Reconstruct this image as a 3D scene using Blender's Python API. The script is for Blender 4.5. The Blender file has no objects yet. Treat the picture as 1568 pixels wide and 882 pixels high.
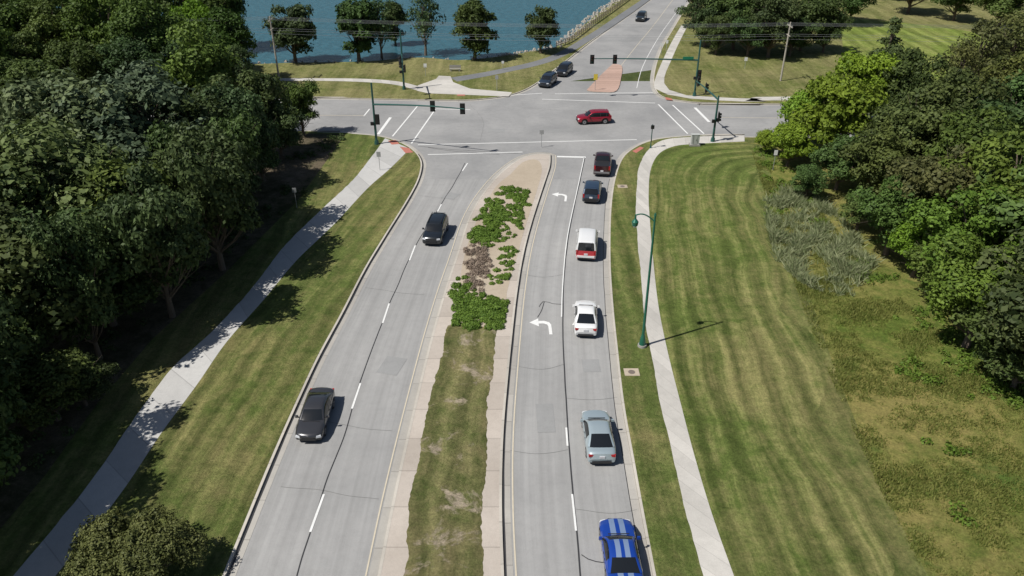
import bpy, math, random
import numpy as np
from mathutils import Vector, noise as mnoise
random.seed(7); rng=np.random.default_rng(7)
R=math.radians
scene=bpy.context.scene
H_CAM=34.0; PITCH=R(30); F=1190.0
# ---------- survey: photogrammetric un-projection of surveyed points on to the ground -------------
def G(px,py,z=0.0):
    dx=(px-784)/F; dy=(py-441)/F
    d=(dx, math.cos(PITCH)-dy*math.sin(PITCH), -math.sin(PITCH)-dy*math.cos(PITCH))
    t=(H_CAM-z)/(-d[2]); return (d[0]*t, d[1]*t)
def P(pts):
    return [ (p[1],p[2]) if p[0]=='w' else G(*p) for p in pts]
def smooth(pts,n=6):
    out=[]; N=len(pts)
    for i in range(N-1):
        p0=pts[max(i-1,0)];p1=pts[i];p2=pts[i+1];p3=pts[min(i+2,N-1)]
        for k in range(n):
            t=k/n; t2=t*t;t3=t2*t
            out.append(tuple(0.5*((2*p1[j])+(-p0[j]+p2[j])*t+(2*p0[j]-5*p1[j]+4*p2[j]-p3[j])*t2+(-p0[j]+3*p1[j]-3*p2[j]+p3[j])*t3) for j in (0,1)))
    out.append(tuple(pts[-1])); return out
def extend(pts,d):
    a=Vector(pts[-2]);b=Vector(pts[-1]);v=(b-a).normalized()
    return pts+[tuple(b+v*d)]
def extend0(pts,d): return extend(pts[::-1],d)[::-1]
def resample(pts,n):
    a=np.array(pts,float); s=np.r_[0,np.cumsum(np.hypot(*np.diff(a,axis=0).T))]
    t=np.linspace(0,s[-1],n); return np.c_[np.interp(t,s,a[:,0]),np.interp(t,s,a[:,1])]
# ---------- mesh builder ----------
class MB:
    def __init__(s): s.v=[];s.f=[];s.m=[];s.uv=[]
    def face(s,pts,m=0,uv=None):
        b=len(s.v); s.v+= [tuple(p) for p in pts]; s.f.append(tuple(range(b,b+len(pts)))); s.m.append(m); s.uv.append(uv)
    def box(s,c,sz,m=0,rz=0.0,tap=1.0):
        x,y,z=sz[0]/2,sz[1]/2,sz[2]/2; b=len(s.v); cr,sr=math.cos(rz),math.sin(rz)
        for k,(i,j,l) in enumerate([(-1,-1,-1),(1,-1,-1),(1,1,-1),(-1,1,-1),(-1,-1,1),(1,-1,1),(1,1,1),(-1,1,1)]):
            t=tap if l>0 else 1
            X,Y=i*x*t,j*y*t; s.v.append((c[0]+X*cr-Y*sr,c[1]+X*sr+Y*cr,c[2]+l*z))
        for q in [(0,3,2,1),(4,5,6,7),(0,1,5,4),(1,2,6,5),(2,3,7,6),(3,0,4,7)]:
            s.f.append(tuple(b+i for i in q)); s.m.append(m); s.uv.append(None)
    def cyl(s,p0,p1,r0,r1=None,m=0,n=10,cap=True,capm=None):
        r1=r0 if r1 is None else r1
        p0=Vector(p0);p1=Vector(p1);d=(p1-p0).normalized()
        u=d.orthogonal().normalized();w=d.cross(u); b=len(s.v)
        for p,r in((p0,r0),(p1,r1)):
            for i in range(n):
                a=2*math.pi*i/n; s.v.append(tuple(p+u*math.cos(a)*r+w*math.sin(a)*r))
        for i in range(n):
            j=(i+1)%n; s.f.append((b+i,b+j,b+n+j,b+n+i)); s.m.append(m); s.uv.append(None)
        if cap:
            cm=m if capm is None else capm
            s.f.append(tuple(b+i for i in range(n))[::-1]); s.m.append(cm); s.uv.append(None)
            s.f.append(tuple(b+n+i for i in range(n))); s.m.append(cm); s.uv.append(None)
    def grid(s,rows,matf):
        b=len(s.v); nr=len(rows);nc=len(rows[0])
        for r in rows: s.v+= [tuple(p) for p in r]
        for i in range(nr-1):
            for j in range(nc-1):
                s.f.append((b+i*nc+j,b+i*nc+j+1,b+(i+1)*nc+j+1,b+(i+1)*nc+j)); s.m.append(matf(i,j)); s.uv.append(None)
    def obj(s,name,mats,loc=(0,0,0),rz=0.0,smooth_ang=None,parent=None):
        me=bpy.data.meshes.new(name); me.from_pydata(s.v,[],s.f)
        for m in mats: me.materials.append(m)
        me.polygons.foreach_set('material_index',s.m)
        if any(u is not None for u in s.uv):
            uvl=me.uv_layers.new(name='UVMap'); k=0
            for fi,f in enumerate(s.f):
                for q in range(len(f)):
                    uvl.data[k].uv = s.uv[fi][q] if s.uv[fi] else (0,0); k+=1
        if smooth_ang is not None:
            me.polygons.foreach_set('use_smooth',[True]*len(s.f)); me.update(); me.set_sharp_from_angle(angle=R(smooth_ang))
        me.update()
        o=bpy.data.objects.new(name,me); scene.collection.objects.link(o); o.location=loc; o.rotation_euler=(0,0,rz)
        if parent: o.parent=parent
        return o
def link(name,me,loc,rz=0,sc=(1,1,1),col=(1,1,1,1)):
    o=bpy.data.objects.new(name,me); scene.collection.objects.link(o); o.location=loc;o.rotation_euler=(0,0,rz);o.scale=sc;o.color=col;return o
# ---------- materials ----------
def newmat(name):
    m=bpy.data.materials.new(name); m.use_nodes=True; nt=m.node_tree; b=nt.nodes['Principled BSDF']; return m,nt,b
def N(nt,t,**k):
    n=nt.nodes.new(t)
    for a,v in k.items(): setattr(n,a,v)
    return n
def mix(nt,fac,a,b,blend='MIX'):
    n=nt.nodes.new('ShaderNodeMix'); n.data_type='RGBA'; n.blend_type=blend
    for idx,x in((0,fac),(6,a),(7,b)):
        if isinstance(x,(int,float)): n.inputs[idx].default_value=x
        elif isinstance(x,(tuple,list)): n.inputs[idx].default_value=(*x[:3],1)
        else: nt.links.new(x,n.inputs[idx])
    return n.outputs[2]
def noise(nt,vec,scale,detail=4,rough=.55,dist=0):
    n=N(nt,'ShaderNodeTexNoise'); n.inputs['Scale'].default_value=scale;n.inputs['Detail'].default_value=detail;n.inputs['Roughness'].default_value=rough;n.inputs['Distortion'].default_value=dist
    nt.links.new(vec,n.inputs['Vector']); return n.outputs['Fac']
def mrange(nt,val,a,b,c=0,d=1):
    n=N(nt,'ShaderNodeMapRange'); nt.links.new(val,n.inputs[0])
    for i,x in zip((1,2,3,4),(a,b,c,d)): n.inputs[i].default_value=x
    return n.outputs[0]
def math_(nt,op,a,b=None):
    n=N(nt,'ShaderNodeMath',operation=op)
    for i,x in enumerate((a,b)):
        if x is None: continue
        if isinstance(x,(int,float)): n.inputs[i].default_value=x
        else: nt.links.new(x,n.inputs[i])
    return n.outputs[0]
def rgbmul(nt,c,f,g=1.0):
    cc=N(nt,'ShaderNodeCombineXYZ')
    for i in range(3): nt.links.new(f,cc.inputs[i])
    return mix(nt,g,c,cc.outputs[0],'MULTIPLY')
def bump(nt,b,h,strength,dist=.05):
    n=N(nt,'ShaderNodeBump'); n.inputs['Strength'].default_value=strength;n.inputs['Distance'].default_value=dist
    nt.links.new(h,n.inputs['Height']); nt.links.new(n.outputs[0],b.inputs['Normal'])
def simple(name,col,rough=.6,metal=0,coat=0,var=.12,scale=6,spec=.5):
    m,nt,b=newmat(name); b.inputs['Roughness'].default_value=rough;b.inputs['Metallic'].default_value=metal
    b.inputs['Coat Weight'].default_value=coat; b.inputs['Specular IOR Level'].default_value=spec
    tc=N(nt,'ShaderNodeTexCoord'); f=noise(nt,tc.outputs['Object'],scale,5)
    c=mix(nt,f,tuple(x*(1-var) for x in col),tuple(x*(1+var) for x in col)); nt.links.new(c,b.inputs['Base Color']); return m
def grass(name,A,B,D,dry=.5,stripe=0,sw=1.1,brown=None,bs=.45,bth=.56):
    m,nt,b=newmat(name); tc=N(nt,'ShaderNodeTexCoord'); o=tc.outputs['Object']
    n1=noise(nt,o,.07,5,.6,.6); n2=noise(nt,o,.8,8,.7,.4); n3=noise(nt,o,6,6,.8)
    c=mix(nt,mrange(nt,n2,.32,.68),A,B)
    s=math_(nt,'ADD',math_(nt,'MULTIPLY',n1,.6),math_(nt,'MULTIPLY',n2,.4))
    if stripe:
        uv=N(nt,'ShaderNodeSeparateXYZ'); nt.links.new(tc.outputs['UV'],uv.inputs[0])
        u=math_(nt,'ADD',uv.outputs[0],math_(nt,'MULTIPLY',noise(nt,o,.12,3),1.6))
        w=math_(nt,'SINE',math_(nt,'MULTIPLY',u,math.pi/sw))
        cb=N(nt,'ShaderNodeCombineXYZ'); nt.links.new(math_(nt,'MULTIPLY',u,1.5),cb.inputs[0]); nt.links.new(math_(nt,'MULTIPLY',uv.outputs[1],.06),cb.inputs[1])
        sn=noise(nt,cb.outputs[0],1.0,5,.65)
        s=math_(nt,'ADD',s,mrange(nt,sn,.3,.7,-.10*stripe*4,.10*stripe*4))
    c=mix(nt,mrange(nt,s,.60-dry*.25,.76-dry*.2),c,D)
    if stripe:
        mod=mrange(nt,noise(nt,o,.09,3),.3,.7,.35,1.3)
        w=math_(nt,'MULTIPLY',w,mod)
        f=math_(nt,'MULTIPLY',mrange(nt,w,-.8,.8,1-stripe,1+stripe),mrange(nt,sn,.35,.68,1-stripe*1.2,1+stripe))
        c=rgbmul(nt,c,f)
    if brown:
        nb=noise(nt,o,bs,6,.7,.5); c=mix(nt,mrange(nt,nb,bth,bth+.09),c,brown)
    c=rgbmul(nt,c,mrange(nt,n3,.25,.75,.5,1.5))
    c=rgbmul(nt,c,mrange(nt,noise(nt,o,2.2,5,.7),.3,.7,.8,1.2))
    nt.links.new(c,b.inputs['Base Color']); b.inputs['Roughness'].default_value=.9; b.inputs['Specular IOR Level'].default_value=.12
    bump(nt,b,noise(nt,o,8,8,.8),1.0,.14); return m
def pave(name,A,B,joint=0,rough=.85,lane=0,scale=.5):
    m,nt,b=newmat(name); tc=N(nt,'ShaderNodeTexCoord'); o=tc.outputs['Object']
    n1=noise(nt,o,.12,6,.6,.3); n2=noise(nt,o,scale*3,8,.7); n3=noise(nt,o,18,4,.8)
    c=mix(nt,mrange(nt,n1,.3,.7),A,B); c=mix(nt,mrange(nt,n2,.45,.8,0,.35),c,tuple(x*.72 for x in A))
    f=mrange(nt,n3,.2,.8,.84,1.16)
    uvs=N(nt,'ShaderNodeSeparateXYZ'); nt.links.new(tc.outputs['UV'],uvs.inputs[0])
    if lane:
        w=math_(nt,'COSINE',math_(nt,'MULTIPLY',uvs.outputs[0],2*math.pi*2/lane))
        f=math_(nt,'MULTIPLY',f,mrange(nt,math_(nt,'MULTIPLY',w,mrange(nt,n1,.3,.7,.4,1)),-1,1,.93,1.05))
        cb=N(nt,'ShaderNodeCombineXYZ'); nt.links.new(math_(nt,'MULTIPLY',uvs.outputs[0],3.0),cb.inputs[0]); nt.links.new(math_(nt,'MULTIPLY',uvs.outputs[1],.05),cb.inputs[1])
        f=math_(nt,'MULTIPLY',f,mrange(nt,noise(nt,cb.outputs[0],1.0,4),.3,.7,.91,1.07))
    if joint:
        fr=math_(nt,'FRACT',math_(nt,'DIVIDE',uvs.outputs[1],joint))
        f=math_(nt,'MULTIPLY',f,mrange(nt,fr,.0,.035,.62,1.0))
        cell=N(nt,'ShaderNodeTexWhiteNoise',noise_dimensions='1D'); nt.links.new(math_(nt,'FLOOR',math_(nt,'DIVIDE',uvs.outputs[1],joint)),cell.inputs['W'])
        f=math_(nt,'MULTIPLY',f,mrange(nt,cell.outputs[0],0,1,.90,1.07))
    c=rgbmul(nt,c,f)
    nt.links.new(c,b.inputs['Base Color']); b.inputs['Roughness'].default_value=rough; b.inputs['Specular IOR Level'].default_value=.25
    bump(nt,b,n3,.25,.02); return m
def leafmat(name,dark,light,trans=.2):
    m,nt,b=newmat(name); at=N(nt,'ShaderNodeAttribute',attribute_name='shade'); oi=N(nt,'ShaderNodeObjectInfo')
    c=mix(nt,at.outputs['Fac'],dark,light)
    c=mix(nt,1.0,c,oi.outputs['Color'],'MULTIPLY')
    nt.links.new(c,b.inputs['Base Color']); b.inputs['Roughness'].default_value=.6; b.inputs['Specular IOR Level'].default_value=.18
    tr=N(nt,'ShaderNodeBsdfTranslucent'); nt.links.new(c,tr.inputs[0]); ms=N(nt,'ShaderNodeMixShader'); ms.inputs[0].default_value=trans
    out=nt.nodes['Material Output']; nt.links.new(b.outputs[0],ms.inputs[1]); nt.links.new(tr.outputs[0],ms.inputs[2]); nt.links.new(ms.outputs[0],out.inputs[0]); return m

M_road=pave('asphalt_lanes',(.28,.278,.272),(.345,.34,.33),lane=3.5)
M_cross=pave('asphalt_cross',(.23,.23,.228),(.335,.33,.322))
M_side=pave('asphalt_side',(.155,.16,.165),(.20,.205,.21))
M_conc=pave('sidewalk_concrete',(.43,.41,.375),(.56,.535,.49),joint=1.6)
M_path=pave('path_concrete',(.42,.415,.40),(.51,.50,.48),joint=3.2)
M_kerb=pave('kerb_concrete',(.42,.39,.34),(.54,.50,.44),joint=3)
M_gut=pave('gutter_concrete',(.35,.33,.30),(.42,.40,.36),joint=3)
M_apron=pave('median_concrete',(.40,.35,.30),(.50,.445,.39),joint=3,scale=1)
M_mulch=pave('bare_soil',(.34,.28,.21),(.47,.40,.31),scale=1.2)
M_brick=pave('brick_paving',(.40,.27,.215),(.47,.33,.27),joint=.5)
M_ramp=simple('tactile_red',(.42,.15,.11),.8)
M_white=simple('white_paint',(.70,.70,.68),.7,var=.16,scale=4)
M_yel=simple('yellow_paint',(.54,.48,.37),.7,var=.2,scale=3)
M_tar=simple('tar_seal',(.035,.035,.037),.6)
M_hair=simple('hairline_crack',(.13,.13,.125),.8)
M_lawn=grass('mown_lawn',(.090,.124,.028),(.134,.170,.044),(.230,.215,.084),.66,stripe=.19,sw=1.15)
M_verge=grass('verge_grass',(.088,.120,.029),(.130,.158,.045),(.22,.20,.08),.64,stripe=.15,sw=1.0)
M_med=grass('median_grass',(.08,.105,.028),(.12,.14,.044),(.21,.185,.085),.85,stripe=.16,sw=.9,brown=(.36,.30,.22),bs=.4,bth=.555)
M_mead=grass('meadow',(.085,.125,.022),(.14,.175,.036),(.26,.225,.075),.84,brown=(.085,.13,.026),bs=.16,bth=.54)
M_far=grass('park_grass',(.11,.13,.035),(.15,.165,.052),(.235,.215,.095),.8,stripe=.1,sw=2.2)
M_hill=grass('hill_lawn',(.14,.19,.035),(.18,.225,.05),(.25,.26,.085),.6,stripe=.18,sw=1.6)
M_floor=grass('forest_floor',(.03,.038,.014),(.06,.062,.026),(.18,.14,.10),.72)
M_ground=grass('terrain',(.05,.07,.02),(.07,.09,.03),(.12,.12,.05),.4)
M_pole=simple('green_steel',(.035,.11,.095),.4,.3)
M_black=simple('black_housing',(.012,.012,.012),.5)
M_wood=simple('weathered_wood',(.20,.165,.125),.9)
M_galv=simple('galvanised',(.40,.41,.41),.5,.5)
M_rock=simple('riprap',(.36,.33,.28),.9,var=.35,scale=.8)
# ---------- surfaces ----------
def poly(name,pts,z,mat,skirt=None):
    mb=MB(); n=len(pts); mb.face([(x,y,z) for x,y in pts],0,[(x,y) for x,y in pts])
    a=sum(pts[i][0]*pts[(i+1)%n][1]-pts[(i+1)%n][0]*pts[i][1] for i in range(n))
    if a<0: mb.f[0]=tuple(reversed(mb.f[0])); mb.uv[0]=mb.uv[0][::-1]
    if skirt:
        for i in range(n):
            p,q=pts[i],pts[(i+1)%n]; mb.face([(p[0],p[1],z),(q[0],q[1],z),(q[0],q[1],0.001),(p[0],p[1],0.001)],1)
    return mb.obj(name,[mat]+([skirt] if skirt else []))
def rag(x,y,s,amp):
    return (mnoise.noise(Vector((x*.25,y*.25,s)))+.55*mnoise.noise(Vector((x*1.1,y*1.1,s)))+.45*mnoise.noise(Vector((x*3.3,y*3.3,s))))*amp
def band(name,L,Rr,z,mat,n=90,c=2,wobR=0,wobL=0,big=0):
    a=resample(L,n);b=resample(Rr,n); mb=MB(); s=0; S=[0]
    if big: b=b+np.array([[mnoise.noise(Vector((x*.12,y*.12,0)))*big+rag(x,y,3,big*.2),0] for x,y in b])
    if wobR: b=b+np.array([[rag(x,y,2,wobR),0] for x,y in b])
    if wobL: a=a+np.array([[rag(x,y,5,wobL),0] for x,y in a])
    mid=(a+b)/2
    for i in range(1,n): s+=float(np.hypot(*(mid[i]-mid[i-1]))); S.append(s)
    for i in range(n-1):
        for k in range(c):
            t0,t1=k/c,(k+1)/c
            def q(i,t): p=a[i]*(1-t)+b[i]*t; return (p[0],p[1],z)
            w0=float(np.hypot(*(b[i]-a[i])));w1=float(np.hypot(*(b[i+1]-a[i+1])))
            f=[q(i,t0),q(i,t1),q(i+1,t1),q(i+1,t0)]; uv=[(t0*w0,S[i]),(t1*w0,S[i]),(t1*w1,S[i+1]),(t0*w1,S[i+1])]
            e1=np.array(f[1])-np.array(f[0]); e2=np.array(f[3])-np.array(f[0])
            if e1[0]*e2[1]-e1[1]*e2[0]<0: f=f[::-1];uv=uv[::-1]
            mb.face(f,0,uv)
    return mb.obj(name,[mat])
def normals(pts):
    a=np.array(pts,float); t=np.gradient(a,axis=0); t/=np.maximum(np.hypot(t[:,0],t[:,1]),1e-9)[:,None]
    return a,np.c_[-t[:,1],t[:,0]]
def off(pts,d):
    a,n=normals(pts); return [tuple(p) for p in a+n*d]
def ribbon(name,pts,o0,o1,z,mat,step=1.0,wob=0,into=None,wf=.35,mi=0):
    L=float(np.sum(np.hypot(*np.diff(np.array(pts),axis=0).T))); n=max(2,int(L/step)+1)
    c=resample(pts,n); a,nn=normals(c)
    if wob: a=a+nn*(np.array([mnoise.noise(Vector((i*wf*step,0,L)))for i in range(n)])*wob)[:,None]
    p=a+nn*o0;q=a+nn*o1; mb=into or MB(); S=0
    for i in range(n-1):
        d=float(np.hypot(*(a[i+1]-a[i])))
        f=[(*p[i],z),(*p[i+1],z),(*q[i+1],z),(*q[i],z)];uv=[(o0,S),(o0,S+d),(o1,S+d),(o1,S)]
        if o1>o0: f=f[::-1];uv=uv[::-1]
        mb.face(f,mi,uv); S+=d
    if into is None: return mb.obj(name,[mat])
BIG=2500
poly('ground',[(-BIG,-BIG),(BIG,-BIG),(BIG,BIG),(-BIG,BIG)],0,M_ground)
K1=smooth(P([('w',-400,101.5),('w',-60,101),(483,203),(545,206),(578,209),(603,215),(624,224),(639,236),(646,249),(645,264),(638,284),(620,316),(590,364),(560,414),(525,482),(490,547),(455,622),(420,702),(385,787),(345,886)]),5); K1=extend(K1,70)
K2=smooth(P([('w',400,97),('w',60,98),(1140,207),(1060,209),(1012,213),(985,220),(963,232),(951,245),(943,265),(937,292),(933,332),(932,400),(936,470),(943,540),(952,620),(966,700),(982,790),(1000,886)]),5); K2=extend(K2,70)
K3=smooth(P([('w',-400,116.5),('w',-60,116.8),(480,151),(600,153),(700,154.5),(745,152),(778,147),(803,139),(824,127),(845,111),(876,87),(908,62),(950,32),(995,0)]),5); K3=extend(K3,420)
K4=smooth(P([('w',400,111),('w',60,113),(1170,160),(1080,158.5),(1040,155),(1016,150),(1004,140),(1000,122),(1005,96),(1015,70),(1030,45),(1048,15),(1058,0)]),5); K4=extend(K4,420)
MEDL=smooth(P([(578,886),(601,770),(621,680),(640,600),(660,520),(680,450),(700,390),(718,335),(740,297),(768,265),(797,244),(822,237),(843,238)]),5); MEDL=extend0(MEDL,70)
MEDR=smooth(P([(843,238),(842,256),(831,290),(815,340),(802,390),(792,450),(785,510),(778,580),(772,650),(769,720),(769,800),(772,886)]),5); MEDR=extend(MEDR,70)
MED=MEDL+MEDR[1:]
band('road',K1[45:],MEDL[::-1][10:],.004,M_road,c=4)
band('road',MEDR,K2[40:],.004,M_road,c=4)
poly('cross_street',[(-400,84),(400,84),(400,126),(-400,126)],.008,M_cross)
band('road',K3[38:],K4[38:],.012,M_cross,c=2)
poly('lawn',K1+[(K1[-1][0]-3,-90),(-400,-90)],.12,M_verge,M_kerb)
poly('lawn',K2+[(K2[-1][0]+3,-90),(400,-90)],.12,M_verge,M_kerb)
shore=smooth(P([('w',-400,150),('w',-120,146),(300,100),(390,99),(450,97),(560,95),(640,89),(700,93),(760,88),(810,80),(850,73),(872,58),(905,30),(935,8),(960,-8)]),4)
shore=extend(shore,420)
poly('park_lawn',K3+shore[::-1],.12,M_far,M_kerb)
poly('park_lawn',K4+[(400,K4[-1][1])],.12,M_far,M_kerb)
poly('median',MED,.12,M_apron,M_kerb)
kb=MB();gb=MB()
for k,sg in((K1,1),(K2,-1),(K3,-1),(K4,1)):
    ribbon('',k,0,-.17*sg,.128,None,into=kb); ribbon('',k,0,.50*sg,.016,None,into=gb)
ribbon('',MED,0,-.17,.128,None,into=kb,step=.6); ribbon('',MED,0.01,.5,.016,None,into=gb,step=.6)
kb.obj('kerb',[M_kerb]); gb.obj('gutter',[M_gut])
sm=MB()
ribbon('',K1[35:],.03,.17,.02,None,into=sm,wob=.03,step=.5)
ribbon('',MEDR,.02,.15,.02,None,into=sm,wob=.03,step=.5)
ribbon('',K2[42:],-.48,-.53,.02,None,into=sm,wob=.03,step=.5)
seamL=smooth(P([(712,250),(690,290),(655,345),(630,388),(590,480),(545,606),(520,685),(484,785),(453,886)]),5); seamL=extend(seamL,60)
ribbon('',seamL,-.035,.035,.02,None,into=sm,wob=.10,step=.4,wf=.25)
laneR=smooth(P([(896,241),(886,288),(871,360),(864,430),(862,500),(865,580),(870,660),(877,740),(885,830),(890,886)]),5); laneR=extend(laneR,60)
ribbon('',laneR,-.055,.035,.02,None,into=sm,wob=.05,step=.4)
for c in ([(826,470),(833,462),(845,466),(862,467)],[(833,462),(828,475),(822,486)],[(655,226),(700,232),(765,236)],[(640,224),(720,231),(800,236)],[(890,850),(905,858),(925,862)]):
    ribbon('',smooth(P(c),4),-.03,.03,.02,None,into=sm,wob=.25,step=.4)
for cx in ([(640,300),(668,303),(700,306)],[(560,440),(600,446),(650,452)],[(480,640),(525,650),(600,660)],[(430,745),(500,752),(580,765)],[(800,420),(830,424),(862,421)],[(785,560),(830,565),(864,560)],[(780,690),(820,694),(870,690)],[(868,610),(900,612),(945,608)],[(882,780),(930,785),(975,780)],[(720,160),(740,185),(735,215)],[(800,165),(880,170),(960,168)],[(500,178),(600,181),(700,184)]):
    ribbon('',smooth(P(cx),4),-.010,.010,.02,None,into=sm,wob=.25,step=.3,mi=1)
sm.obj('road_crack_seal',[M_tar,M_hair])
# utility-cut patches in the carriageway surface
pm=MB()
for px,py,w_,l_,r_ in ((600,560,1.6,2.2,-.25),(835,640,1.2,3.0,.02),(905,560,1.3,1.6,.02),(690,300,1.5,1.8,-.4),(860,200,3.0,1.2,.1),(760,200,2.2,1.6,.0)):
    x,y=G(px,py); c,s_=math.cos(r_),math.sin(r_)
    pm.face([(x+a*c-b_*s_,y+a*s_+b_*c,.0195) for a,b_ in((-w_/2,-l_/2),(w_/2,-l_/2),(w_/2,l_/2),(-w_/2,l_/2))],0,[(0,0)]*4)
pm.obj('road_patch',[pave('patch_asphalt',(.25,.25,.245),(.30,.30,.295))])
wm=MB();ym=MB()
def seg(a,b,w,into=wm): ribbon('',[G(*a),G(*b)],-w/2,w/2,.024,None,into=into,step=100)
for a,b in [((716,250),(708,262)),((676,313),(670,324)),((636,376),(627,399)),((596,465),(586,495)),((552,587),(539,626)),((496,757),(475,815))]: seg(a,b,.14)
ribbon('',[p for p in laneR if p[1]>53],-.16,-.07,.024,None,into=wm)
for a,b in (((867,655),(869,683)),((876,757),(882,813))): seg(a,b,.12)
seg((853,240),(897,241),.45)
for a,b in [((640,222),(975,214)),((655,237),(800,233)),((601,209),(639,163)),((630,220),(667,167)),((557,178),(566,167)),((782,146),(830,143)),((830,152),(1003,158)),((850,144),(1000,142)),((1008,160),(1053,205)),((1030,161),(1078,205)),((668,167),(720,168))]: seg(a,b,.20)
seg((579,206),(598,180),.4);seg((1064,165),(1086,187),.4)
ribbon('',MED,.60,.69,.024,None,into=ym,step=.6)
seg((1100,180),(1300,182),.12,ym);seg((300,176),(560,177),.12,ym)
ribbon('',smooth(P([(950,102),(975,70),(1000,40),(1030,0)]),4),-.05,.05,.024,None,into=ym)
ribbon('',smooth(P([(975,135),(985,100),(1010,55),(1035,20)]),4),-.05,.05,.024,None,into=wm)
AR=[(0.5,-1.3),(0.75,-1.3),(0.75,0.1),(0.6,0.5),(0.2,0.72),(-0.25,0.72),(-0.25,1.1),(-1.0,0.5),(-0.25,-0.1),(-0.25,0.32),(0.15,0.32),(0.42,0.15),(0.5,-0.1)]
for px,py,rz in((830,499,.03),(858,301,-.12)):
    x,y=G(px,py); wm.face([(x+a*math.cos(rz)-b*math.sin(rz),y+a*math.sin(rz)+b*math.cos(rz),.024) for a,b in AR],0,[(0,0)]*len(AR))
x,y=G(884,502); wm.face([(x+a,y+b,.024) for a,b in [(-.12,-1.3),(.12,-1.3),(.12,.4),(.4,.4),(0,1.3),(-.4,.4),(-.12,.4)]],0,[(0,0)]*7)
wm.obj('lane_marking',[M_white]); ym.obj('lane_marking',[M_yel])
SL=smooth(P([(1140,208.5),(1060,211),(1015,216),(992,232),(979,255),(974,300),(974,340),(979,400),(985,470),(996,540),(1011,620),(1030,700),(1050,790),(1076,886)]),5);SL=extend(SL,60)
SR=smooth(P([(1140,218),(1062,222),(1030,226),(1008,238),(996,262),(993,300),(995,340),(1000,400),(1008,470),(1022,540),(1042,620),(1063,700),(1090,790),(1124,886)]),5);SR=extend(SR,60)
band('sidewalk',SL,SR,.136,M_conc,n=260,wobL=.07)
PL=smooth(P([(590,213),(570,240),(542,275),(490,325),(433,382),(383,447),(325,510),(268,562),(215,630),(165,705),(100,790),(25,880)]),5);PL=extend(PL,60)
PR=smooth(P([(628,229),(597,260),(563,290),(512,345),(455,400),(405,460),(348,525),(303,590),(248,665),(195,745),(140,818),(88,882)]),5);PR=extend(PR,60)
band('path',PL,PR,.134,M_path,n=260,wobL=.08)
band('sidewalk',smooth(P([(300,121),(480,121),(560,122),(610,126),(640,133)])),smooth(P([(300,126),(480,125),(560,127),(605,131),(640,140)])),.134,M_conc)
poly('sidewalk',P([(640,132),(668,122),(672,117),(690,118),(694,127),(720,137),(765,141),(784,142.5),(779,149),(740,147.5),(690,145.5),(655,144),(638,140)]),.132,M_conc)
band('sidewalk',smooth(P([(1043,40),(1028,66),(1014,95),(1002,126),(1005,139),(1040,150),(1100,155),(1175,157),('w',60,115),('w',300,114)])),smooth(P([(1052,42),(1039,68),(1027,95),(1017,120),(1022,137),(1050,147),(1100,150),(1175,152.5),('w',60,117),('w',300,116)])),.133,M_conc)
band('path',smooth(P([(690,120),(760,108),(840,88),(900,55),(950,22),(990,-5),(1040,-40)])),smooth(P([(700,126),(765,114),(850,93),(912,58),(960,26),(1000,-3),(1050,-40)])),.131,M_side)
for pts in([(594,217),(606,216),(612,222),(600,223)],[(612,226),(626,228),(633,235),(621,236)],[(968,233),(980,226),(986,228),(974,236)],[(1018,150),(1028,152),(1030,155),(1020,154)],[(700,146),(712,146),(712,148),(700,148)]):
    poly('tactile_paving',P(pts),.141,M_ramp)
isl=smooth(P([(938,99),(920,116),(903,134),(900,140),(922,142),(944,140),(951,120),(952,102),(938,99)]),4)[:-1]
poly('traffic_island',isl,.13,M_brick,M_kerb)
LW=smooth(P([(1145,222),(1168,300),(1195,400),(1230,520),(1270,640),(1320,770),(1375,886)]),5);LW=extend(LW,60)
band('lawn',SR,LW,.127,M_lawn,n=300,c=8,big=3.2)
band('lawn',off(PR,-.05),off(K1[30:],-.2),.126,M_verge,c=4)
poly('meadow',off(LW,1.6)+[(160,-60),(160,96),(G(1145,222)[0],96)],.123,M_mead)
poly('lawn',P([(1285,26),(1420,40),(1600,65),(1900,150),(1300,152)]),.127,M_hill)
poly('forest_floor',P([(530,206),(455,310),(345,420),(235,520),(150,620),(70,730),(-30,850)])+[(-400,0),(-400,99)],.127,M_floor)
ML=smooth(P([(616,886),(630,760),(643,700),(658,620),(672,560),(686,505),(700,497)]),5);ML=extend0(ML,60)
MR=smooth(P([(740,886),(740,750),(745,650),(751,590),(758,530),(762,503),(764,497)]),5);MR=extend0(MR,60)
band('median_grass',ML,MR,.126,M_med,n=500,c=3,wobR=.20,wobL=.22)
poly('planting_bed',smooth(P([(700,497),(702,450),(712,390),(732,335),(759,288),(782,268),(800,250),(822,246),(830,262),(820,300),(804,350),(790,400),(776,450),(768,500),(700,497)]),3)[:-1],.127,M_mulch)
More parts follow.
